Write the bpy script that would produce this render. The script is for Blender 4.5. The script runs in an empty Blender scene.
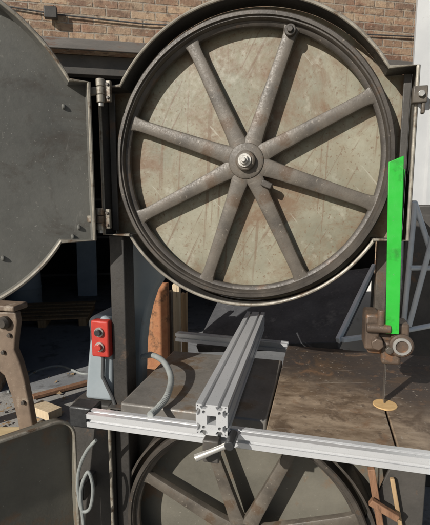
import bpy, bmesh, math, random
from mathutils import Vector, Matrix, Euler
random.seed(4)
S=bpy.context.scene; COL=S.collection
R=math.radians; PI=math.pi
S.view_settings.view_transform='Standard'; S.view_settings.look='None'; S.view_settings.exposure=0

# ---------------- camera ----------------
CAM=Vector((.216,-1.372,1.685)); EUL=Euler((R(82),0,R(14)))
cd=bpy.data.cameras.new('camera'); cam=bpy.data.objects.new('camera',cd); COL.objects.link(cam)
cam.location=CAM; cam.rotation_euler=EUL; cd.sensor_fit='HORIZONTAL'; cd.sensor_width=36; cd.lens=36
cd.clip_start=.02; cd.clip_end=500; S.camera=cam
RM=EUL.to_matrix()
def W(px,py,X=None,Y=None,Z=None):
    d=RM@Vector((px-215,262.5-py,-430))
    if X is not None: t=(X-CAM.x)/d.x
    elif Y is not None: t=(Y-CAM.y)/d.y
    else: t=(Z-CAM.z)/d.z
    return CAM+d*t

# ---------------- light ----------------
LD=Vector((.44,.76,-.47)).normalized()
w=bpy.data.worlds.new('World'); S.world=w; w.use_nodes=True
nt=w.node_tree; bg=nt.nodes['Background']; sk=nt.nodes.new('ShaderNodeTexSky'); sk.sky_type='NISHITA'; sk.sun_disc=False
sk.sun_elevation=math.asin(-LD.z); sk.sun_rotation=math.atan2(-LD.x,-LD.y)
nt.links.new(sk.outputs[0],bg.inputs[0]); bg.inputs[1].default_value=.06
sl=bpy.data.lights.new('sun','SUN'); sl.energy=5; sl.angle=R(.5); sl.color=(1,.97,.91)
so=bpy.data.objects.new('sun',sl); COL.objects.link(so); so.rotation_euler=LD.to_track_quat('-Z','Y').to_euler(); so.location=(-5,-6,8)

# ---------------- materials ----------------
class NT:
    def __init__(s,name):
        s.m=bpy.data.materials.new(name); s.m.use_nodes=True; s.t=s.m.node_tree; s.b=s.t.nodes['Principled BSDF']
        s.tc=s.t.nodes.new('ShaderNodeTexCoord')
    def n(s,t): return s.t.nodes.new(t)
    def L(s,a,b): s.t.links.new(a,b)
    def map(s,sc=(1,1,1),rot=(0,0,0)):
        m=s.n('ShaderNodeMapping'); m.vector_type='TEXTURE' if rot!=(0,0,0) else 'POINT'
        m.inputs['Scale'].default_value=tuple(1/x for x in sc) if rot!=(0,0,0) else sc; m.inputs['Rotation'].default_value=rot
        s.L(s.tc.outputs['Object'],m.inputs['Vector']); return m.outputs[0]
    def noise(s,vec,sc,det=5,ro=.6,dist=0):
        q=s.n('ShaderNodeTexNoise'); q.inputs['Scale'].default_value=sc; q.inputs['Detail'].default_value=min(det,6)
        q.inputs['Roughness'].default_value=ro; q.inputs['Distortion'].default_value=dist; s.L(vec,q.inputs['Vector']); return q.outputs['Fac']
    def rng(s,v,a,b,c=0,d=1):
        q=s.n('ShaderNodeMapRange'); s.L(v,q.inputs[0])
        for i,x in enumerate((a,b,c,d)): q.inputs[i+1].default_value=x
        return q.outputs[0]
    def math(s,op,a,b=0.0,c=0.0):
        q=s.n('ShaderNodeMath'); q.operation=op
        for i,v in enumerate((a,b,c)):
            if isinstance(v,(int,float)): q.inputs[i].default_value=v
            else: s.L(v,q.inputs[i])
        return q.outputs[0]
    def dist(s,p):
        sub=s.n('ShaderNodeVectorMath'); sub.operation='SUBTRACT'; s.L(s.tc.outputs['Object'],sub.inputs[0]); sub.inputs[1].default_value=p
        ln=s.n('ShaderNodeVectorMath'); ln.operation='LENGTH'; s.L(sub.outputs[0],ln.inputs[0]); return ln.outputs[1]
    def mix(s,f,a,b,mode='MIX'):
        q=s.n('ShaderNodeMix'); q.data_type='RGBA'; q.blend_type=mode
        for i,v in ((0,f),(6,a),(7,b)):
            if isinstance(v,(tuple,list)): q.inputs[i].default_value=(*v,1)
            elif isinstance(v,(int,float)): q.inputs[i].default_value=v
            else: s.L(v,q.inputs[i])
        return q.outputs[2]
    def bump(s,h,st,dist=.01):
        q=s.n('ShaderNodeBump'); q.inputs['Strength'].default_value=st; q.inputs['Distance'].default_value=dist
        s.L(h,q.inputs['Height']); s.L(q.outputs[0],s.b.inputs['Normal'])
def mat(name,c1,c2,scale=5,rough=.6,metal=0,rust=None,rt=.55,rs=7,streak=None,st=.6,ssc=(30,30,1.5),spots=None,sp=.66,bump=.2,bsc=70,stretch=(1,1,1),rv=.15):
    k=NT(name); v=k.map(stretch)
    n1=k.noise(v,scale); col=k.mix(k.rng(n1,.3,.7),c1,c2)
    if rust:
        col=k.mix(k.rng(k.noise(v,rs,10,.7),rt,rt+.1),col,rust)
    if streak:
        col=k.mix(k.rng(k.noise(k.map(ssc),1,4,.6),st,st+.06,0,.8),col,streak)
    if spots:
        col=k.mix(k.rng(k.noise(k.map(),110,3,.6),sp,sp+.04,0,.7),col,spots)
    k.L(col,k.b.inputs['Base Color']); k.b.inputs['Metallic'].default_value=metal
    nb=k.noise(v,bsc,4,.65)
    k.L(k.rng(nb,.3,.7,max(.05,rough-rv),min(1,rough+rv)),k.b.inputs['Roughness'])
    k.bump(nb,bump,.004)
    return k.m
RUST=(.17,.08,.04)
m_iron=mat('worn_brown_iron',(.055,.046,.037),(.145,.122,.096),11,.52,.1,(.10,.067,.043),.56,12,(.19,.165,.135),.67,(40,40,8),(.24,.205,.165),.66,bump=.13,bsc=170,rv=.14)
m_rim=mat('dark_worn_iron',(.036,.030,.025),(.088,.074,.060),11,.50,.2,(.10,.062,.038),.58,12,None,spots=(.2,.165,.13),sp=.67,bump=.12,bsc=170,rv=.12)
m_ldoor=mat('grey_olive_paint',(.10,.092,.073),(.17,.155,.122),4,.55,0,(.16,.105,.065),.55,7,None,spots=(.33,.3,.25),sp=.70,bump=.12,bsc=120)
m_house=mat('housing_paint',(.040,.037,.033),(.09,.08,.07),5,.55,.1,(.13,.08,.05),.6,9,bump=.12,bsc=120)
m_col=mat('dark_column_paint',(.022,.02,.018),(.05,.044,.038),5,.55,.1,(.09,.06,.04),.6,9,bump=.12,bsc=120)
m_frame=mat('bluegrey_paint',(.22,.255,.27),(.30,.33,.345),4,.55,0,(.19,.15,.11),.60,9,bump=.1)
m_edge=mat('dirty_bare_edge',(.17,.15,.12),(.36,.325,.265),16,.5,.15,(.12,.08,.05),.53,20,bump=.2)
m_steel=mat('worn_steel',(.34,.32,.29),(.54,.52,.48),12,.38,.5,(.2,.13,.08),.6,16,bump=.15)
m_grease=mat('greasy_rusty_iron',(.06,.045,.035),(.15,.105,.075),14,.42,.2,(.2,.10,.05),.54,18,None,spots=(.3,.22,.16),sp=.67,bump=.2,bsc=150)
m_alu=mat('aluminium',(.68,.68,.68),(.77,.77,.77),3,.32,.5,bump=.03,bsc=160,stretch=(2,1,2),rv=.06)
m_black=mat('black_plastic',(.015,.015,.016),(.03,.03,.03),10,.45)
m_green=mat('green_paint',(.02,.36,.03),(.03,.45,.045),6,.42,0,(.02,.25,.025),.60,9,None,spots=(.1,.3,.1),sp=.68,bump=.06,bsc=40)
m_red=mat('red_enamel',(.36,.025,.02),(.46,.04,.025),8,.45,0,(.2,.04,.03),.58,20,bump=.08)
m_table=mat('cast_table',(.115,.105,.092),(.245,.225,.20),6,.48,.15,(.15,.105,.068),.52,6,(.33,.31,.28),.66,(6,40,6),spots=(.34,.32,.29),sp=.68,bump=.14,bsc=90)
m_hose=mat('grey_hose',(.2,.21,.2),(.27,.28,.265),30,.6,bump=.1)
m_insert=mat('birch_insert',(.5,.31,.13),(.62,.42,.2),12,.6,0,(.36,.22,.1),.58,30,stretch=(1,8,1))
def woodm(n,a,b,st): return mat(n,a,b,6,.75,0,tuple(x*.5 for x in a),.58,9,bump=.35,bsc=30,stretch=st)
m_woodz=woodm('weathered_wood',(.30,.19,.095),(.45,.31,.17),(9,9,.8))
m_woodp=woodm('pale_timber',(.46,.35,.22),(.62,.50,.34),(9,9,.8))
m_woodr=woodm('dark_reddish_wood',(.17,.085,.045),(.28,.15,.085),(9,9,2))
m_woodx=woodm('yellow_plank',(.42,.31,.16),(.58,.45,.26),(.8,9,9))
m_orange=mat('rust_brown_orange',(.28,.11,.05),(.45,.21,.095),14,.85,0,(.15,.07,.035),.50,14,(.48,.28,.16),.62,(45,45,4),bump=.6,bsc=45)
m_brown=mat('brown_machine_paint',(.115,.08,.055),(.195,.14,.098),8,.6,0,(.28,.225,.17),.56,9,None,spots=(.36,.3,.23),sp=.66,bump=.2)
m_belt=mat('black_rubber',(.040,.040,.043),(.085,.085,.088),7,.7,0,(.13,.125,.12),.57,8,(.15,.145,.14),.66,(12,12,4),(.22,.21,.2),.67,bump=.2)
m_white=mat('white_paint',(.40,.40,.40),(.50,.50,.49),3,.6,0,(.30,.28,.26),.60,6,(.34,.32,.29),.63,(12,12,.6),bump=.1)
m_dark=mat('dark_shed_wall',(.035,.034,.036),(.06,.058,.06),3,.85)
m_blue=mat('faded_blue',(.30,.37,.44),(.40,.47,.53),5,.6,0,(.2,.24,.28),.6,8)
m_galv=mat('galvanised_tube',(.56,.59,.61),(.70,.73,.74),14,.45,.15,bump=.1)
m_sunwedge=mat('sunlit_wedge_sheet',(.68,.66,.62),(.78,.76,.72),4,.7,0,(.5,.46,.4),.6,9)  # bright colour stands in for sunlight on the wedge by the ramp
m_cable=mat('cable_rubber',(.05,.05,.05),(.08,.08,.08),10,.6)
m_lintel=mat('lintel_paint',(.10,.09,.08),(.18,.16,.14),4,.7,0,(.13,.07,.045),.56,8,bump=.3,stretch=(.6,4,4))
m_bladem=mat('blade_steel',(.25,.22,.19),(.4,.37,.33),10,.4,.8,RUST,.58,20)
# painted backing plate: dull grey-green with rust stains gathering near the hub and the rim
XC=-.022; ZC=1.812
k=NT('olive_paint_rust'); v=k.map()
rad=k.dist((XC,.03,ZC))
near=k.math('ADD',k.rng(rad,.05,.26,.12,0),k.rng(rad,.30,.42,0,.06))
c=k.mix(k.rng(k.noise(v,3,6,.65),.36,.64),(.175,.162,.112),(.305,.285,.21))
c=k.mix(k.rng(k.noise(v,10,6,.7),.44,.62,0,.6),c,(.215,.178,.115))
rn=k.math('ADD',k.noise(v,5.2,6,.74,.5),near)
c=k.mix(k.rng(rn,.50,.67,0,.85),c,(.16,.092,.048))
c=k.mix(k.rng(k.noise(v,17,5,.7),.57,.68,0,.5),c,(.35,.33,.26))
for rot,sc,th,cc in (((0,.5,0),(75,5,3.5),.63,(.14,.08,.045)),((0,.05,0),(50,5,2),.61,(.15,.09,.05)),((0,-.7,0),(90,5,5),.67,(.38,.355,.285))):
    c=k.mix(k.rng(k.noise(k.map(sc,rot),1,3,.6),th,th+.06,0,.6),c,cc)
c=k.mix(k.rng(k.noise(v,100,3,.65),.60,.67,0,.7),c,(.14,.08,.042)); c=k.mix(k.rng(k.noise(v,40,5,.7),.60,.68,0,.55),c,(.16,.095,.05))
k.L(c,k.b.inputs['Base Color']); nb=k.noise(v,60,4,.65); k.L(k.rng(nb,.3,.7,.42,.72),k.b.inputs['Roughness']); k.bump(nb,.14,.004); m_plate=k.m
# door inner face
k=NT('dark_grey_paint'); v=k.map()
c=k.mix(k.rng(k.noise(v,2.5,6,.65),.36,.64),(.085,.082,.072),(.14,.135,.118))
c=k.mix(k.rng(k.noise(v,6,6,.75,.5),.52,.66,0,.7),c,(.068,.055,.043))
c=k.mix(k.rng(k.noise(k.map((70,70,4),(0,.25,0)),1,3,.6),.66,.71,0,.4),c,(.22,.205,.18))
c=k.mix(k.rng(k.noise(k.map((70,70,6),(0,-.9,0)),1,3,.6),.68,.72,0,.4),c,(.24,.22,.19))
c=k.mix(k.rng(k.noise(v,150,2,.6),.69,.73,0,.75),c,(.30,.285,.255))
k.L(c,k.b.inputs['Base Color']); nb=k.noise(v,70,4,.65); k.L(k.rng(nb,.3,.7,.42,.72),k.b.inputs['Roughness']); k.bump(nb,.12,.004); m_door=k.m
# brick
k=NT('old_brick'); sx=k.n('ShaderNodeSeparateXYZ'); k.L(k.tc.outputs['Object'],sx.inputs[0])
cb=k.n('ShaderNodeCombineXYZ'); k.L(k.math('ADD',sx.outputs[0],sx.outputs[1]),cb.inputs[0]); k.L(sx.outputs[2],cb.inputs[1])
nz=k.n('ShaderNodeTexNoise'); nz.inputs['Scale'].default_value=16; nz.inputs['Detail'].default_value=4; k.L(k.tc.outputs['Object'],nz.inputs['Vector'])
vm=k.n('ShaderNodeMix'); vm.data_type='VECTOR'; vm.inputs[0].default_value=.014; k.L(cb.outputs[0],vm.inputs[4]); k.L(nz.outputs['Color'],vm.inputs[5])
br=k.n('ShaderNodeTexBrick'); k.L(vm.outputs[1],br.inputs['Vector'])
br.inputs['Scale'].default_value=1; br.inputs['Brick Width'].default_value=.20; br.inputs['Row Height'].default_value=.066
br.inputs['Mortar Size'].default_value=.0075; br.inputs['Mortar Smooth'].default_value=.5; br.inputs['Bias'].default_value=0
br.inputs['Color1'].default_value=(.44,.30,.19,1); br.inputs['Color2'].default_value=(.15,.078,.05,1); br.inputs['Mortar'].default_value=(.29,.25,.20,1)
v=k.map(); c=k.mix(k.rng(k.noise(k.map((5,5,14)),1,3),.50,.61,0,.55),br.outputs[0],(.43,.325,.215)); c=k.mix(k.rng(k.noise(k.map((5.5,5.5,15)),.9,2),.55,.62,0,.55),c,(.28,.14,.085))
c=k.mix(k.rng(k.noise(v,2.0,5),.46,.68,0,.5),c,(.30,.235,.17)); c=k.mix(k.rng(k.noise(v,18),.52,.66,0,.75),c,(.115,.075,.052)); c=k.mix(k.rng(k.noise(v,30),.59,.67,0,.6),c,(.47,.40,.31))
k.L(c,k.b.inputs['Base Color']); k.b.inputs['Roughness'].default_value=.9
k.bump(k.math('MULTIPLY_ADD',br.outputs['Fac'],-1.0,k.noise(v,45)),.6,.009)
m_brick=k.m
# right table: lighter worn patch at the front left, darker rear and right
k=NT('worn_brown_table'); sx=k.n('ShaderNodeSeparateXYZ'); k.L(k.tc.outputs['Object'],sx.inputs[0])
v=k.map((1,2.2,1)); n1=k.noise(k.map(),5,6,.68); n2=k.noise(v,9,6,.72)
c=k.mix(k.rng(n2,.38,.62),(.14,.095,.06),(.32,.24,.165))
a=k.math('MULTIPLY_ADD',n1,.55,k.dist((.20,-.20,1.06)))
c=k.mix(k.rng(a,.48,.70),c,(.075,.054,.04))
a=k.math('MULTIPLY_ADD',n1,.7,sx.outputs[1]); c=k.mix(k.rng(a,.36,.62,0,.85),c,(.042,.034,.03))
c=k.mix(k.rng(k.noise(k.map(),6.5,6,.72,.5),.52,.61,0,.8),c,(.085,.055,.034)); c=k.mix(k.rng(k.noise(k.map(),19,5,.7),.57,.65,0,.65),c,(.065,.045,.032))
c=k.mix(k.rng(k.noise(k.map(),10,6,.74,.5),.57,.65,0,.6),c,(.19,.105,.055))
c=k.mix(k.rng(k.noise(k.map((6,80,6),(0,0,.3)),1,4,.6),.66,.71,0,.4),c,(.33,.28,.22)); c=k.mix(k.rng(k.noise(k.map((70,6,6),(0,0,.2)),1,4,.6),.66,.71,0,.35),c,(.34,.29,.23))
c=k.mix(k.rng(k.noise(k.map(),90,3,.6),.66,.70,0,.6),c,(.36,.31,.25))
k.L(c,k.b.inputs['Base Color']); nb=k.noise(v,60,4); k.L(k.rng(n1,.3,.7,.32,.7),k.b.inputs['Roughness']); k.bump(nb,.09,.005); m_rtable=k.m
# concrete ground
k=NT('concrete'); v=k.map(); c=k.mix(k.rng(k.noise(v,.8,6,.65),.35,.65),(.22,.21,.195),(.34,.325,.295)); c=k.mix(k.rng(k.noise(v,6,6,.7),.52,.66,0,.8),c,(.11,.10,.088))
c=k.mix(k.rng(k.noise(v,16,5,.7),.60,.69,0,.5),c,(.22,.165,.115))
k.L(c,k.b.inputs['Base Color']); k.b.inputs['Roughness'].default_value=.9; k.bump(k.noise(v,40,5,.7),.5,.01); m_ground=k.m
k=NT('shed_concrete'); v=k.map(); c=k.mix(k.rng(k.noise(v,1.2,6,.65),.35,.65),(.17,.172,.175),(.26,.26,.26)); c=k.mix(k.rng(k.noise(v,5,6,.7),.53,.64,0,.8),c,(.09,.085,.08))
k.L(c,k.b.inputs['Base Color']); k.b.inputs['Roughness'].default_value=.7; k.bump(k.noise(v,30,5,.7),.3,.01); m_floor=k.m

# ---------------- mesh helpers ----------------
def wloc(o):
    p=Vector((0,0,0))
    while o: p+=o.location; o=o.parent
    return p
class MB:
    def __init__(s): s.bm=bmesh.new()
    def face(s,vs):
        try: return s.bm.faces.new(vs)
        except ValueError: pass
    def box(s,a,b,T=None):
        a=Vector(a); b=Vector(b)
        r=bmesh.ops.create_cube(s.bm,size=1,matrix=Matrix.Translation((a+b)/2)@Matrix.Diagonal((*(b-a),1)))
        if T: bmesh.ops.transform(s.bm,matrix=T,verts=r['verts'])
        return s
    def beam(s,p,q,w,h,up=(0,0,1)):
        p=Vector(p); q=Vector(q); d=(q-p).normalized(); r=d.cross(Vector(up)).normalized(); u=r.cross(d)
        vs=[s.bm.verts.new(e+r*(i*w/2)+u*(j*h/2)) for e in (p,q) for i,j in ((-1,-1),(1,-1),(1,1),(-1,1))]
        for f in ((3,2,1,0),(4,5,6,7),(0,1,5,4),(1,2,6,5),(2,3,7,6),(3,0,4,7)): s.face([vs[i] for i in f])
        return s
    def tube(s,pts,r,seg=10,closed=False):
        pts=[Vector(p) for p in pts]; n=len(pts); rings=[]; pu=None
        for i,p in enumerate(pts):
            a=pts[(i-1)%n] if (closed or i>0) else p; b=pts[(i+1)%n] if (closed or i<n-1) else p
            d=(b-a).normalized()
            if pu is None: pu=d.orthogonal().normalized()
            u=(pu-d*pu.dot(d)).normalized(); pu=u; v=d.cross(u)
            rr=r[i] if isinstance(r,(list,tuple)) else r
            rings.append([s.bm.verts.new(p+u*(rr*math.cos(t*2*PI/seg))+v*(rr*math.sin(t*2*PI/seg))) for t in range(seg)])
        m=n if closed else n-1
        for i in range(m):
            A=rings[i]; B=rings[(i+1)%n]
            for t in range(seg): s.face((A[t],A[(t+1)%seg],B[(t+1)%seg],B[t]))
        if not closed: s.face(rings[0][::-1]); s.face(rings[-1])
        return s
    def cyl(s,p,q,r,r2=None,seg=24): return s.tube([p,q],[r,r if r2 is None else r2],seg)
    def lathe(s,prof,c=(0,0,0),seg=96):   # profile (r,y) revolved about the Y axis
        c=Vector(c); rings=[]
        for i in range(seg):
            a=2*PI*i/seg; rings.append([s.bm.verts.new(c+Vector((r*math.cos(a),y,r*math.sin(a)))) for r,y in prof])
        n=len(prof)
        for i in range(seg):
            A=rings[i]; B=rings[(i+1)%seg]
            for j in range(n): s.face((A[j],A[(j+1)%n],B[(j+1)%n],B[j]))
        bmesh.ops.remove_doubles(s.bm,verts=s.bm.verts,dist=1e-6)
        return s
    def prism(s,poly,y0,y1,f=None,holes=()):   # polygon in (x,z), extruded in y; f maps (x,y,z)
        f=f or (lambda x,y,z:Vector((x,y,z)))
        loops=[poly]+list(holes); es=([],[])
        for lp in loops:
            A=[s.bm.verts.new(f(x,y0,z)) for x,z in lp]; B=[s.bm.verts.new(f(x,y1,z)) for x,z in lp]; n=len(lp)
            for i in range(n):
                s.face((A[i],A[(i+1)%n],B[(i+1)%n],B[i]))
            if not holes: s.face(A[::-1]); s.face(B)
            else:
                for i in range(n):
                    es[0].append(s.bm.edges.get((A[i],A[(i+1)%n]))); es[1].append(s.bm.edges.get((B[i],B[(i+1)%n])))
        if holes:
            for e in es: bmesh.ops.triangle_fill(s.bm,use_beauty=True,use_dissolve=False,edges=e)
        return s
    def strip(s,path,t,y0,y1,f=None,closed=False):   # wall of thickness t following a path in (x,z)
        f=f or (lambda x,y,z:Vector((x,y,z)))
        P=[Vector(p) for p in path]; n=len(P); Q=[]
        for i in range(n):
            a=P[(i-1)%n] if closed or i>0 else P[i]; b=P[(i+1)%n] if closed or i<n-1 else P[i]
            d=(b-a).normalized(); Q.append(P[i]+Vector((-d.y,d.x))*t)
        V=[[s.bm.verts.new(f(q.x,y,q.y)) for q,y in ((P[i],y0),(Q[i],y0),(Q[i],y1),(P[i],y1))] for i in range(n)]
        for i in range(n if closed else n-1):
            A=V[i]; B=V[(i+1)%n]
            for j in range(4): s.face((A[j],A[(j+1)%4],B[(j+1)%4],B[j]))
        if not closed: s.face(V[0]); s.face(V[-1][::-1])
        return s
    def build(s,name,m,parent=None,loc=None,bevel=0,local=False,seg=2):
        bmesh.ops.recalc_face_normals(s.bm,faces=s.bm.faces)
        me=bpy.data.meshes.new(name); o=bpy.data.objects.new(name,me); COL.objects.link(o)
        if parent: o.parent=parent
        if loc is not None: o.location=loc
        if not local:
            off=wloc(o) ; bmesh.ops.translate(s.bm,verts=s.bm.verts,vec=-off)
        s.bm.to_mesh(me); s.bm.free()
        me.materials.append(m)
        for p in me.polygons: p.use_smooth=True
        me.set_sharp_from_angle(angle=R(32))
        if bevel:
            b=o.modifiers.new('bevel','BEVEL'); b.width=bevel; b.segments=seg; b.limit_method='ANGLE'; b.angle_limit=R(40)
        return o
def tag(o,label=None,cat=None,group=None,kind=None):
    for a,b in (('label',label),('category',cat),('group',group),('kind',kind)):
        if b: o[a]=b
    return o
def thing(name,label,cat,loc=(0,0,0),group=None,rz=0):
    o=bpy.data.objects.new(name,None); COL.objects.link(o); o.location=loc; o.rotation_euler.z=rz; o.empty_display_size=.1
    return tag(o,label,cat,group)
def arc(cx,cz,r,a0,a1,n): return [(cx+r*math.cos(R(a0+(a1-a0)*i/n)),cz+r*math.sin(R(a0+(a1-a0)*i/n))) for i in range(n+1)]
def smooth(P,n=8):
    P=[Vector(p) for p in P]; P=[P[0]*2-P[1]]+P+[P[-1]*2-P[-2]]; o=[]
    for i in range(1,len(P)-2):
        a,b,c,d=P[i-1:i+3]
        for t in range(n):
            t/=n; o.append(.5*((2*b)+(c-a)*t+(2*a-5*b+4*c-d)*t*t+(3*b-a-3*c+d)*t**3))
    o.append(P[-2]); return o

# ---------------- setting ----------------
g=MB(); g.bm.faces.new([g.bm.verts.new(p) for p in ((-120,-120,0),(120,-120,0),(120,120,0),(-120,120,0))])
tag(g.build('ground',m_ground),kind='structure')
W0=Vector((-.752,2.508,0)); RZ=R(25); OH=2.93
bl=thing('brick_building','old weathered tan and brown brick building with a wide dark garage opening behind the saw','building',W0,rz=RZ)
q=MB().prism([(-9,0),(-1.95,0),(-1.95,OH),(1.85,OH),(1.85,0),(7,0),(7,6.5),(-9,6.5)],0,.33); q.build('wall',m_brick,bl,local=True)
MB().box((-2.1,-.02,OH+.004),(2.02,.34,OH+.09)).build('lintel',m_lintel,bl,local=True,bevel=.006)
MB().box((-1.948,.10,OH-.16),(1.848,.2,OH-.002)).build('door_header',m_house,bl,local=True,bevel=.005)
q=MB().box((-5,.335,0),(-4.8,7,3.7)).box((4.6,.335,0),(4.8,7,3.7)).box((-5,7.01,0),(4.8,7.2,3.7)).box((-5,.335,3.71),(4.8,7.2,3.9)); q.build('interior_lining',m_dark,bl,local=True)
fl=MB().box((-4.79,.0,.002),(4.59,7,.01)).build('shed_floor',m_floor,local=True); fl.location=W0; fl.rotation_euler.z=RZ; tag(fl,kind='structure')
def BL(x,y,z): return W0+Matrix.Rotation(RZ,3,'Z')@Vector((x,y,z))
q=thing('wall_conduit','thin dark conduit with a small box running along the brick above the lintel','conduit',BL(-1.0,-.03,3.2))
MB().tube([BL(-2.6,-.02,3.30),BL(-1.3,-.02,3.19),BL(-.6,-.02,3.17),BL(2.2,-.02,3.25)],.006).build('pipe',m_cable,q)
MB().prism([(-1.40,3.14),(-1.30,3.14),(-1.30,3.23),(-1.40,3.23)],-.08,-.03,f=BL).build('junction_box',m_house,q,bevel=.006)

# ---------------- band saw ----------------
saw=thing('band_saw','large old band saw with exposed spoked wheels and both doors swung open','band saw',(0,0,0))
RW=.435; ZL=.505; YP=.032; BX=.42
def outline(cx,cz,step=.474,top=.238,bot=-.235,ra=.466,rb=.452):
    at=math.degrees(math.asin(top/ra)); ab=math.degrees(math.asin(-bot/rb))
    p=[(cx-step,cz+bot),(cx-step,cz+top)]+arc(cx,cz,ra,180-at,at,56)+[(cx+step,cz+top),(cx+step,cz+bot)]
    return p, arc(cx,cz,rb,-ab,-180+ab,44)
up,lowarc=outline(XC,ZC)
MB().prism(up+lowarc,YP,YP+.012).build('backing_plate',m_plate,saw)
pth=[(XC-.382,ZC-.235)]+up+[(XC+.382,ZC-.235)]
g=MB().strip(pth,.006,-.055,YP-.002).build('wheel_guard',m_house,saw)
MB().tube([(x,-.056,z) for x,z in pth],.0050,8).build('guard_edge',m_edge,g)
g=MB().strip(lowarc,.006,-.045,YP-.002).build('lower_guard',m_house,saw)
MB().tube([(x,-.046,z) for x,z in lowarc],.0050,8).build('guard_edge',m_edge,g)
for x0,x1 in ((XC-.467,XC-.445),(XC+.447,XC+.467)):
    MB().box((x0,-.01,ZC-.225),(x1,-.002,ZC+.23)).build('side_flange',m_house,saw,bevel=.002)

# wheels
def spoke_mesh():
    q=MB(); rs=[.02,.04,.055,.075,.11,.18,.25,.32,.37,.390,.400,.407]; ws=[.031,.031,.030,.028,.0255,.0235,.022,.0205,.020,.0215,.025,.033]
    rings=[]
    for r,w_ in zip(rs,ws):
        d=.016-.006*(r-.05)/.37
        sec=[(-w_,.010),(-w_,-.004),(-w_*.92,-d*.80),(-w_*.76,-d*.97),(0,-d*1.0),(w_*.76,-d*.97),(w_*.92,-d*.80),(w_,-.004),(w_,.010)]
        rings.append([q.bm.verts.new((r,y,z)) for z,y in sec])
    m=len(rings[0])
    for A,B in zip(rings,rings[1:]):
        for j in range(m): q.face((A[j],A[(j+1)%m],B[(j+1)%m],B[j]))
    q.face(rings[0]); q.face(rings[-1])
    return q
def wheel(zc,base,label):
    q=MB().lathe([(.412,-.022),(.415,-.026),(.419,-.026),(.421,-.033),(.431,-.033),(.435,-.028),(.435,.022),(.431,.026),(.412,.026),(.404,.016),(.398,.010),(.398,-.004),(.403,-.009),(.410,-.011)],seg=128)
    wh=q.build('wheel',m_rim,saw,loc=(XC,0,zc),local=True); tag(wh,label)
    first=None
    for i in range(8):
        if first is None: o=spoke_mesh().build('spoke',m_iron,wh,loc=(0,0,0),local=True); first=o
        else: o=first.copy(); COL.objects.link(o); o.parent=wh
        o.rotation_euler.y=-R(base+45*i)
    MB().lathe([(0,-.021),(.048,-.021),(.054,-.019),(.058,-.012),(.058,.015),(.045,.028),(0,.028)],seg=64).build('hub',m_iron,wh,loc=(0,0,0),local=True)
    MB().lathe([(0,-.040),(.026,-.040),(.030,-.037),(.032,-.022),(0,-.022)],seg=48).build('bearing_cap',m_iron,wh,loc=(0,0,0),local=True)
    MB().lathe([(0,-.046),(.020,-.046),(.021,-.044),(.021,-.0405),(0,-.0405)],seg=40).build('washer',m_steel,wh,loc=(0,0,0),local=True)
    n=MB().cyl((0,-.058,0),(0,-.0465,0),.0145,seg=6).cyl((0,-.068,0),(0,-.058,0),.0075,seg=20); n.build('axle_nut',m_steel,wh,loc=(0,0,0),local=True,bevel=.0015)
    return wh
wh=wheel(ZC,71,'upper spoked wheel'); wheel(ZL,65,'lower spoked wheel')
a=R(71)
MB().cyl((.392*math.cos(a),-.026,.392*math.sin(a)),(.392*math.cos(a),-.008,.392*math.sin(a)),.017,seg=20).cyl((.392*math.cos(a),-.034,.392*math.sin(a)),(.392*math.cos(a),-.026,.392*math.sin(a)),.010,seg=6).build('balance_bolt',m_rim,wh,loc=(0,0,0),local=True,bevel=.002)
MB().beam((.082,-.016,-.080),(.05,-.016,-.066),.02,.02).build('dark_bar',m_rim,wh,loc=(0,0,0),local=True,bevel=.003)  # short dark bar to the lower right of the upper hub

# blade
n=160
front=[]
for i in range(n):
    z0=ZL+(ZC-ZL)*i/n; z1=ZL+(ZC-ZL)*(i+1)/n
    front+=[(-.018,z0),(-.026,z0+.001),(-.018,z1-.001)]
poly=front+[(.016,ZC),(.016,ZL)]
MB().prism(poly,BX-.0006,BX+.0006,f=lambda y,x,z:Vector((x,y,z))).build('blade',m_bladem,saw)

# column and frame
MB().prism([(-.498,.02),(-.445,.02),(-.440,ZC-.24),(-.494,ZC-.24)],-.03,.05).build('column',m_col,saw,bevel=.004)
curve=[(p.x,p.z) for p in (W(x,y,Y=.13) for x,y in ((215,258),(196,258),(183,262),(171,269),(161,279),(153,292),(148,307),(144,325),(142,345),(141,385)))]
fx=curve[-1][0]
MB().prism([(-.56,.9),(-.56,ZC+.1),(curve[0][0],ZC+.1)]+curve+[(fx,.9)],.13,.20).build('frame',m_frame,saw,bevel=.012,seg=3)
MB().prism([(-.6,.0),(.58,.0),(.58,.92),(-.6,.92)],.145,.42).build('base_casting',m_house,saw,bevel=.02)
# lower housing
MB().prism([(-.56,.03),(-.56,.95),(.56,.95),(.56,.03)],.085,.10).build('lower_backing_plate',m_ldoor,saw)
g=MB().strip([(-.50,.03),(-.50,.955),(.40,.955)],.008,-.06,.083).build('lower_housing',m_house,saw)
MB().tube([(-.50,-.063,.03),(-.50,-.063,.955)],.006,8).build('guard_edge',m_edge,g)
MB().prism([(-.66,.0),(-.512,.0),(-.512,.955),(-.66,.955)],-.04,.08).build('lower_column',m_house,saw,bevel=.006)
MB().lathe([(.452,-.02),(.460,-.02),(.460,.075),(.452,.075)],c=(XC,0,ZL),seg=96).build('inner_guard',m_rim,saw)

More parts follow.
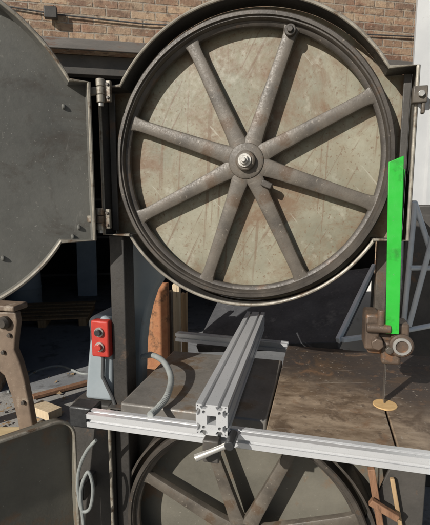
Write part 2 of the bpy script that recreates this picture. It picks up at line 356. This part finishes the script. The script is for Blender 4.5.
# tables
ZT=1.063
MB().box((-.385,-.20,ZT-.045),(.078,.30,ZT-.006)).build('side_table',m_table,saw,bevel=.006)
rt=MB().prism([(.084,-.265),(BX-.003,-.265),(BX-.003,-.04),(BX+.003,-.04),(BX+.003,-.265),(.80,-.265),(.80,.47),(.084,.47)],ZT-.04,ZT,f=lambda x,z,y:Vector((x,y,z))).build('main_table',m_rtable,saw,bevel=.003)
pi=W(385,405,Z=ZT)
MB().cyl((pi.x,pi.y,ZT-.002),(pi.x,pi.y,ZT+.003),.036,seg=48).build('table_insert',m_insert,rt,bevel=.001)
for x in (-.2,.3): MB().box((x-.04,.10,.955),(x+.04,.28,ZT-.047)).build('table_support',m_iron,saw,bevel=.006)

# aluminium profiles
def slots(half,pos,k=1.0):
    side=[(-half,0)]
    for c_ in pos:
        for x,d in ((-5.2,0),(-5.2,4),(-10.5,4),(-10.5,7),(-5.5,13),(5.5,13),(10.5,7),(10.5,4),(5.2,4),(5.2,0)): side.append((c_+x*k,d*k))
    out=[]
    for kk in range(4):
        ca,sa=math.cos(kk*PI/2),math.sin(kk*PI/2)
        for x,d in side:
            y=half-d; out.append(((x*ca+y*sa)/1000,(-x*sa+y*ca)/1000))
    return out
def circ(x,y,r,n=14): return [(x+r*math.cos(2*PI*i/n),y+r*math.sin(2*PI*i/n)) for i in range(n)]
def profile(p,q_,big):
    p=Vector(p); q_=Vector(q_); d=(q_-p); Ln=d.length; d.normalize(); r=d.cross(Vector((0,0,1))).normalized(); u=r.cross(d)
    f=lambda x,y,z: p+r*x+u*z+d*y
    m=MB()
    if big:
        hs=[[(-.0125,-.0125),(.0125,-.0125),(.0125,.0125),(-.0125,.0125)]]+[circ(a_*.0215,b_*.0215,.0045) for a_ in (-1,1) for b_ in (-1,1)]
        for a_ in (-1,1):
            for b_ in (-1,1):
                hs.append([(a_*.0365,b_*.0395),(a_*.0405,b_*.0405),(a_*.0395,b_*.0365),(a_*.0355,b_*.0355)])
        m.prism(slots(43,(-21.5,21.5)),0,Ln,f,hs)
    else: m.prism(slots(20,(0,)),0,Ln,f,[circ(0,0,.0035)])
    return m
rail=profile((-.44,-.288,1.047),(.85,-.288,1.047),False).build('front_rail',m_alu,saw)
MB().box((-.446,-.309,1.026),(-.4405,-.267,1.068)).build('end_cap',m_black,rail,bevel=.002)
MB().box((-.53,-.26,.99),(-.447,-.20,1.058)).build('rail_bracket',m_black,rail,bevel=.006)
a_=W(177,336,Y=.56); b_=W(288,347,Y=.50)
profile(a_,b_,False).build('rear_rail',m_alu,saw)

# guide post, green guard, blade guide
MB().box((.385,.045,1.20),(.418,.08,ZC-.20)).build('guide_post',m_iron,saw,bevel=.003)
gz0=W(393,331,Y=-.035).z; gz1=W(397,162,Y=-.062).z; gz2=W(397,156,Y=-.062).z
def GX(px,py): return W(px,py,Y=-.062).x
g=MB().prism([(GX(385.5,331),gz0),(GX(399,331),gz0),(GX(403.5,158),gz2),(GX(388.5,158),gz1)],-.068,-.062).build('blade_guard',m_green,saw,bevel=.0015)
MB().box((GX(396,331)-.006,-.0615,gz0+.02),(GX(396,331)-.002,-.01,gz1-.02)).build('guard_bracket',m_green,g,bevel=.001)
DZ=.03
q=MB().box((.362,-.03,1.195+DZ),(.452,.045,1.262+DZ)).box((.350,-.056,1.215+DZ),(.392,.046,1.325+DZ)).box((.40,-.058,1.175+DZ),(.455,-.0305,1.245+DZ)).box((.425,-.05,1.245+DZ),(.475,.03,1.30+DZ)); gd=q.build('blade_guide',m_grease,saw,bevel=.008,seg=3)
p=W(401,345,Y=-.06)
kb=MB().lathe([(0,-.075),(.030,-.075),(.034,-.071),(.034,-.058),(.030,-.055),(.016,-.052),(.016,-.01),(0,-.01)],c=(p.x,0,p.z),seg=36).build('bearing',m_grease,gd)
MB().lathe([(.018,-.080),(.025,-.080),(.026,-.0755),(.018,-.0755)],c=(p.x,0,p.z),seg=32).build('bearing_race',m_steel,kb)
p2=W(379,328,Y=-.06)
MB().cyl((p2.x-.035,-.062,p2.z),(p2.x+.032,-.062,p2.z),.014,seg=16).cyl((p2.x+.004,-.062,p2.z+.01),(p2.x+.004,-.062,p2.z+.055),.011,seg=12).build('thumb_screw',m_grease,gd,bevel=.002)
MB().cyl((p2.x-.004,-.082,p2.z-.045),(p2.x-.004,-.03,p2.z-.045),.019,seg=6).build('clamp_nut',m_grease,gd,bevel=.003)
MB().cyl((p2.x+.03,-.078,p2.z-.062),(p2.x+.03,-.03,p2.z-.062),.012,seg=6).build('clamp_nut',m_iron,gd,bevel=.002)

# upper door
HX,HY=-.508,-.06; TH=R(38); E=Vector((-math.cos(TH),-math.sin(TH),0)); NN=Vector((math.sin(TH),-math.cos(TH),0))
def D(x,y,z): return Vector((HX,HY,0))+E*x+NN*y+Vector((0,0,z))
u2,l2=outline(.532,1.817,step=.505,top=.235,bot=-.255,ra=.505,rb=.475)
dr=MB().prism(u2+l2,-.004,0,f=D).build('door',m_door,saw); tag(dr,'upper round door swung open to the left')
MB().strip(u2+l2,-.006,.001,.045,f=D,closed=True).build('door_flange',m_door,dr)
MB().tube([D(x,.046,z) for x,z in u2+l2],.0060,8,closed=True).build('door_edge',m_edge,dr)
for x,z in ((.07,ZC-.21),(.09,ZC-.24),(.1,ZC+.17),(.3,ZC-.3)):
    MB().lathe([(0,.0),(0,.006),(.005,.0055),(.008,.0035),(.009,.0)],seg=14).build('rivet',m_door,dr,loc=D(x,.0,z),local=True).rotation_euler.z=-R(38)+PI
for py in (91,219):
    p=W(100.5,py,Y=-.085); z=p.z; hx=p.x
    h=MB().cyl((hx,-.085,z-.036),(hx,-.085,z-.013),.0135,seg=20).cyl((hx,-.085,z+.013),(hx,-.085,z+.036),.0135,seg=20).box((hx,-.080,z-.032),(hx+.030,-.066,z+.032)).build('hinge',m_edge,saw,bevel=.002)
    MB().cyl((hx,-.085,z-.0115),(hx,-.085,z+.0115),.0130,seg=20).box((hx-.045,-.092,z-.011),(hx-.002,-.076,z+.011)).build('hinge_knuckle',m_edge,h,bevel=.002)
    MB().cyl((hx,-.085,z-.046),(hx,-.085,z-.0365),.009,seg=14).build('hinge_pin',m_steel,h)
    for dz in (-.02,.02): MB().cyl((hx+.022,-.085,z+dz),(hx+.022,-.080,z+dz),.005,seg=6).build('hinge_bolt',m_rim,h)
z=W(405,96,Y=-.06).z
lt=MB().box((XC+.462,-.075,z-.022),(XC+.499,-.050,z+.022)).box((XC+.486,-.072,z-.05),(XC+.495,-.055,z-.022)).build('latch',m_iron,saw,bevel=.003)
MB().cyl((XC+.482,-.084,z),(XC+.482,-.075,z),.009,seg=6).build('latch_bolt',m_steel,lt,bevel=.001)
# lower door, swung wider towards the viewer
p=W(74,440,Y=-.13); HLX=p.x; HLY=-.13; zt=W(62,422,Y=-.19).z
TL=R(56); EL=Vector((-math.cos(TL),-math.sin(TL),0)); NL=Vector((math.sin(TL),-math.cos(TL),0))
def DL(x,y,z): return Vector((HLX-.012,HLY,0))+EL*x+NL*y+Vector((0,0,z))
pl=[(0,.06),(0,zt-.07)]+arc(.07,zt-.07,.07,180,90,10)+arc(.93,zt-.07,.07,90,0,10)+[(1,.06)]
dl=MB().prism(pl,-.004,0,f=DL).build('door',m_ldoor,saw); tag(dl,'lower rounded door swung open to the left')
MB().strip(pl,-.006,.001,.030,f=DL,closed=True).build('door_flange',m_ldoor,dl)
MB().tube([DL(x,.031,z) for x,z in pl],.0060,8,closed=True).build('door_edge',m_edge,dl)
for z in (.66,.3):
    MB().box((HLX-.004,-.128,z-.03),(HLX+.03,-.03,z+.03)).build('hinge',m_house,saw,bevel=.004)
pp=smooth([W(x,y,Y=-.15) for x,y in ((96,440),(86,452),(79,470),(78,490),(82,510),(90,508),(93,488),(88,472),(81,490),(83,520),(87,548))],10)
tag(MB().tube(pp,.006,10).build('power_cable',m_hose,loc=pp[-1]),'looped grey cable hanging between the lower left door and the saw base','cable')

# belt cover + switch
poly=[(-.62,.96)]+[(-.62+.03*math.sin(t*PI/2),1.0+.26*t) for t in (.3,.6,.85)]+arc(-.55,1.23,.055,150,20,8)+[(-.508,.96)]
MB().prism(poly,-.02,.12).build('belt_cover',m_frame,saw,bevel=.012,seg=3)
p0=W(91,357,Y=-.06); p1=W(107,322,Y=-.06)
sw=MB().box((p0.x,-.055,p0.z),(p1.x,-.021,p1.z)).build('switch_box',m_red,saw,bevel=.006)
cx=(p0.x+p1.x)/2; hz=p1.z-p0.z
for f_,mm in ((.70,m_black),(.30,m_red)):
    z=p0.z+hz*f_
    b=MB().cyl((cx,-.061,z),(cx,-.0555,z),.017,seg=28).build('button_ring',m_steel,sw)
    MB().cyl((cx,-.072,z),(cx,-.0612,z),.012,seg=24).build('button',mm,b,bevel=.002)
MB().tube([(cx,-.035,p0.z),(cx-.005,-.035,p0.z-.08),(cx+.03,-.03,p0.z-.16),(cx+.06,-.04,p0.z-.24)],.007).build('switch_cable',m_cable,sw)

# ---------------- fence ----------------
fz=ZT+.0485
fen=thing('rip_fence','square aluminium slotted profile fence lying across the saw table','fence',(-.055,-.33,ZT))
profile((-.052,-.335,fz),(-.085,.66,fz),True).build('profile',m_alu,fen)
MB().box((-.075,-.345,.995),(-.03,-.312,1.058)).build('clamp_block',m_house,fen,bevel=.004)
a_=W(196,458,Y=-.38); b_=W(230,444,Y=-.36)
MB().tube([b_,(a_+b_)/2+Vector((0,-.004,.002)),a_],[.008,.0075,.010],12).build('clamp_lever',m_steel,fen)
MB().cyl(b_+Vector((0,-.012,0)),b_+Vector((0,.05,.0)),.013,seg=18).build('lever_hub',m_black,fen,bevel=.002)

# hose
hz_=ZT+.008
pp=[W(142,357,Z=hz_+.03),W(152,355,Z=hz_+.045),W(164,362,Z=hz_+.05),W(171,378,Z=hz_+.03),W(167,396,Z=hz_+.012),W(158,408,Z=hz_),W(150,415,Z=hz_)]
pp=smooth(pp,18)
tag(MB().tube(pp,[.0095+.0014*(i%2) for i in range(len(pp))],14).build('flexible_hose',m_hose,loc=pp[-1]),'short grey flexible hose curled on the left side of the saw table','hose')

# ---------------- behind the saw ----------------
A=W(374,267,Y=1.35); B=W(338,342,Y=.75); Cc=W(196,346,Y=.85); Dd=W(226,284,Y=1.55)
cv=thing('conveyor','dark grey rubber conveyor ramp rising to the right behind the saw throat','conveyor',((A.x+B.x+Cc.x+Dd.x)/4,1.2,0))
q=MB(); nrm=(B-Cc).cross(A-B).normalized()
top=[A,B,Cc,Dd]; vs=[q.bm.verts.new(v_) for v_ in top]; vb=[q.bm.verts.new(v_-nrm*.05) for v_ in top]
q.face(vs); q.face(vb[::-1])
for i in range(4): q.face((vs[i],vs[(i+1)%4],vb[(i+1)%4],vb[i]))
q.build('belt',m_belt,cv,bevel=.004)
MB().beam(A+nrm*.008,B+nrm*.008,.02,.03,up=nrm).build('side_rail',m_galv,cv,bevel=.002)
K=W(372,338,Y=.95)
MB().beam(A+Vector((.03,-.02,0)),K,.022,.022,up=(0,1,0)).build('brace',m_galv,cv,bevel=.002)
MB().beam(B+Vector((.02,.0,.012)),K+Vector((0,0,.012)),.022,.022,up=(0,1,0)).build('brace',m_galv,cv,bevel=.002)
for v_ in (A,B,Dd): MB().beam(v_-nrm*.05,(v_.x+.02,v_.y+.05,.0),.035,.035,up=(0,1,0)).build('leg',m_house,cv,bevel=.002)
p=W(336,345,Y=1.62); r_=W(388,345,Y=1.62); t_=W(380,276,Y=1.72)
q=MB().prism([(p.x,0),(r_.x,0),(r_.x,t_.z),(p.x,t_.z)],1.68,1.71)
tag(q.build('sunlit_wedge_sheet',m_sunwedge,loc=((p.x+r_.x)/2,1.7,0),bevel=.003),'added pale sheet standing in for the sunlit wedge right of the dark ramp','sheet')  # added sheet, its pale colour imitates sun falling right of the ramp

def board(x0,x1,ytop,Y,m,label,lean=0.0,cat='board'):
    p=W(x0,ytop,Y=Y); r_=W(x1,ytop,Y=Y); n_=6
    pts_=[(p.x+lean,0.0),(r_.x+lean,0.0),(r_.x,p.z)]+[(r_.x+(p.x-r_.x)*i/n_,p.z-random.uniform(0,.014)) for i in range(1,n_)]+[(p.x,p.z-.012)]
    q=MB().prism(pts_,Y,Y+.03)
    tag(q.build('board',m,loc=((p.x+r_.x)/2,Y,0),bevel=.003),label,cat,'boards standing behind the saw column')
board(145,167,282,.62,m_orange,'rough rusty orange brown board standing upright beside the curved saw frame')
board(168.5,171,290,.70,m_iron,'narrow dark brown board between the orange and the pale boards')
board(172,179,283,.76,m_woodp,'pale timber board standing right of the narrow brown board')
board(181,186,292,.82,m_woodz,'thin weathered tan board nearest the dark ramp')

# trestle on the right
def tubething(name,label,cat,segs,m,r,part):
    base=min((Vector(s_[1]) for s_ in segs),key=lambda v_:v_.z); o=thing(name,label,cat,(base.x,base.y,0))
    for a_,b_ in segs: MB().cyl(a_,b_,r,seg=12).build(part,m,o)
    return o
ap=W(415,203,Y=.9)
tubething('metal_trestle','pale galvanised tube trestle standing at the right behind the saw','trestle',
 [(ap,Vector((ap.x-.05,.88,0))),(ap,Vector((ap.x+.62,.95,0))),(ap+Vector((0,.35,0)),Vector((ap.x+.1,1.35,0))),(ap,ap+Vector((0,.35,0))),
  (W(408,330,Y=.88),W(450,322,Y=.93)),(W(410,268,Y=.89),W(434,268,Y=.92)),(W(409,326,Y=.885),W(436,225,Y=.885))],m_galv,.013,'tube')
# white wall panel right
p=W(410.5,120,Y=1.6)
wp=thing('white_door_panel','tall pale grey painted ribbed metal door panel at the right edge','door panel',(p.x,1.6,0))
pts=[]; x=p.x
while x<p.x+1.8: pts+=[(x,0),(x+.10,0),(x+.115,.02),(x+.145,.02)]; x+=.16
P2=[(a_,1.6-b_) for a_,b_ in pts]; poly=P2+[(P2[-1][0],1.65),(P2[0][0],1.65)]
MB().prism(poly,.0,3.8,f=lambda x,z,y:Vector((x,y,z))).build('panel',m_white,wp)
z=W(418,98,Y=1.58).z; MB().box((p.x+.02,1.53,z-.03),(p.x+.07,1.575,z+.03)).cyl((p.x+.045,1.50,z),(p.x+.045,1.53,z),.012).build('lock',m_house,wp,bevel=.005)
cb_=thing('steel_cabinet','dark steel cabinet standing behind the tube trestle','cabinet',(p.x+.4,1.4,0))
zz=W(420,205,Y=1.25).z
MB().box((p.x-.05,1.22,.0),(p.x+.75,1.54,zz)).build('body',m_house,cb_,bevel=.01)
for i in range(2): MB().box((p.x-.03+i*.39,1.205,.08),(p.x+.345+i*.39,1.217,zz-.05)).build('door',m_house,cb_,bevel=.006)

# old brown machine left
b0=W(12,436,Z=0)
om=thing('cast_iron_stand','old brown rusty cast iron machine leg at the left edge','machine',(b0.x,b0.y,0))
def OM(px,py): v_=W(px,py,Y=b0.y); return (v_.x,max(0.0,v_.z))
leg=[OM(*t) for t in ((-30,312),(-5,312),(15,312),(17,322),(15,338),(14,350),(19,362),(24,380),(29,405),(33,428),(32,437),(20,437),(17,420),(11,396),(4,376),(-4,369),(-14,376),(-20,405),(-23,437),(-34,437),(-33,400),(-31,350))]
MB().prism(leg,b0.y,b0.y+.06).build('leg_frame',m_brown,om,bevel=.012,seg=3)
x0,z0=OM(-30,306); x1,z1=OM(14,312)
MB().box((x0-.02,b0.y-.02,z1+.003),(x1+.015,b0.y+.13,z1+.045)).build('bed',m_brown,om,bevel=.01)
for t in ((10,335),(4,352),(24,402)):
    x_,z_=OM(*t); MB().cyl((x_,b0.y-.02,z_),(x_,b0.y,z_),.016,seg=6).build('bolt_head',m_rim,om,bevel=.002)
x_,z_=OM(6,322); MB().lathe([(0,b0.y-.05),(.03,b0.y-.05),(.045,b0.y-.03),(.045,b0.y-.002),(0,b0.y-.002)],c=(x_,0,z_),seg=32).build('boss',m_rim,om)
# planks on ground left
def plank(px,py,L_,w_,ang,label,m=m_woodx,z=.012,h=.03):
    p=W(px,py,Z=0); q=MB().box((-L_/2,-w_/2,0),(L_/2,w_/2,h)); o=q.build('plank',m,local=True,bevel=.003); o.location=(p.x,p.y,z); o.rotation_euler.z=ang
    tag(o,label,'plank','planks on the ground')
plank(12,438,.8,.16,.25,'yellow pine plank lying on the ground by the brown stand')
plank(46,416,.24,.12,-.3,'pale wood block lying at the foot of the brown leg',m_woodp,h=.07)
plank(62,392,.5,.06,.9,'dark reddish strip lying on the floor below the grey cable',m_woodr)

# things inside the shed
p=W(24,305,Z=.01); dm=thing('steel_drum','pale blue steel drum standing deep inside the garage opening','drum',(p.x,p.y,.01))
MB().lathe([(0,0),(.28,0),(.29,.02),(.28,.03),(.28,.28),(.29,.3),(.28,.32),(.28,.58),(.29,.6),(.29,.62),(0,.62)],seg=40).build('shell',m_blue,dm,local=True)
for c_ in dm.children: c_.rotation_euler.x=PI/2; c_.location=(0,0,0)
p=W(50,318,Z=.01); pa=thing('pallet','grey wooden pallet on the shed floor in front of the drum','pallet',(p.x,p.y,.01),rz=.4)
for i in range(5): MB().box((-.6,-.5+i*.22,.1),(.6,-.38+i*.22,.122)).build('slat',m_woodz,pa,local=True,bevel=.003)
for i in range(3): MB().box((-.58+i*.53,-.5,.0),(-.48+i*.53,.5,.098)).build('bearer',m_woodz,pa,local=True,bevel=.003)
p=W(87,296,Z=.01)
o=MB().box((-.16,0,0),(.18,.04,1.25)).build('sheet_panel',m_blue,local=True,bevel=.004); o.location=(p.x,p.y,.01); o.rotation_euler=(-.06,0,.3); tag(o,'pale blue sheet panel leaning upright in the dark shed','panel')
p=W(60,300,Z=.01); sh=thing('storage_rack','dark steel storage rack at the back of the shed','rack',(p.x,p.y+.8,.01),rz=.43)
for x in (-.9,.9):
    for y in (0,.5): MB().box((x-.025,y-.025,0),(x+.025,y+.025,2)).build('post',m_house,sh,local=True)
for z in (.3,1.0,1.7): MB().box((-.92,-.03,z),(.92,.53,z+.04)).build('shelf',m_house,sh,local=True)
pp=smooth([W(8,392,Z=.018),W(35,372,Z=.018),W(60,366,Z=.018),W(85,374,Z=.018),W(110,368,Z=.018)],10)
tag(MB().tube(pp,.012,8).build('floor_cable',m_hose,loc=pp[0]),'grey cable snaking over the shed floor left of the saw','cable')
q=MB()
for i in range(150):
    p=W(random.uniform(-10,100),362+88*random.random()**.8,Z=.014); s_=random.choice((.005,.008,.012,.018,.028)); t=random.uniform(0,6); asp=random.uniform(.3,1)
    vs=[q.bm.verts.new(p+Vector((s_*math.cos(t+a_)*asp,s_*math.sin(t+a_),random.uniform(0,.6*s_)))) for a_ in (0,1.3,2.9,4.4)]
    q.face(vs)
tag(q.build('litter',m_woodz),'dry leaves and wood chips scattered over the floor','litter',kind='stuff')

# wooden scraps under the table at the right
def stick(a_,b_,w_,h_,label,m=m_woodr):
    tag(MB().beam(a_,b_,w_,h_,up=(0,-1,0)).build('wood_scrap',m,loc=b_,bevel=.003),label,'wood scrap','wood scraps under the saw table')
stick(W(371,468,Y=-.03),W(381,530,Y=-.02),.022,.02,'reddish brown wood scrap slanting down under the right table')
stick(W(370,501,Y=-.06),W(398,518,Y=-.06),.022,.02,'short reddish scrap wedged low across the slanting scrap')
stick(W(392,478,Y=-.02),W(402,535,Y=-.02),.014,.015,'thin pale wood sliver standing right of the slanting scrap',m_woodz)
MB().prism([(.37,.60),(.56,.60),(.56,.95),(.49,.95)],.0,.012).build('lower_blade_cover',m_house,saw,bevel=.003)
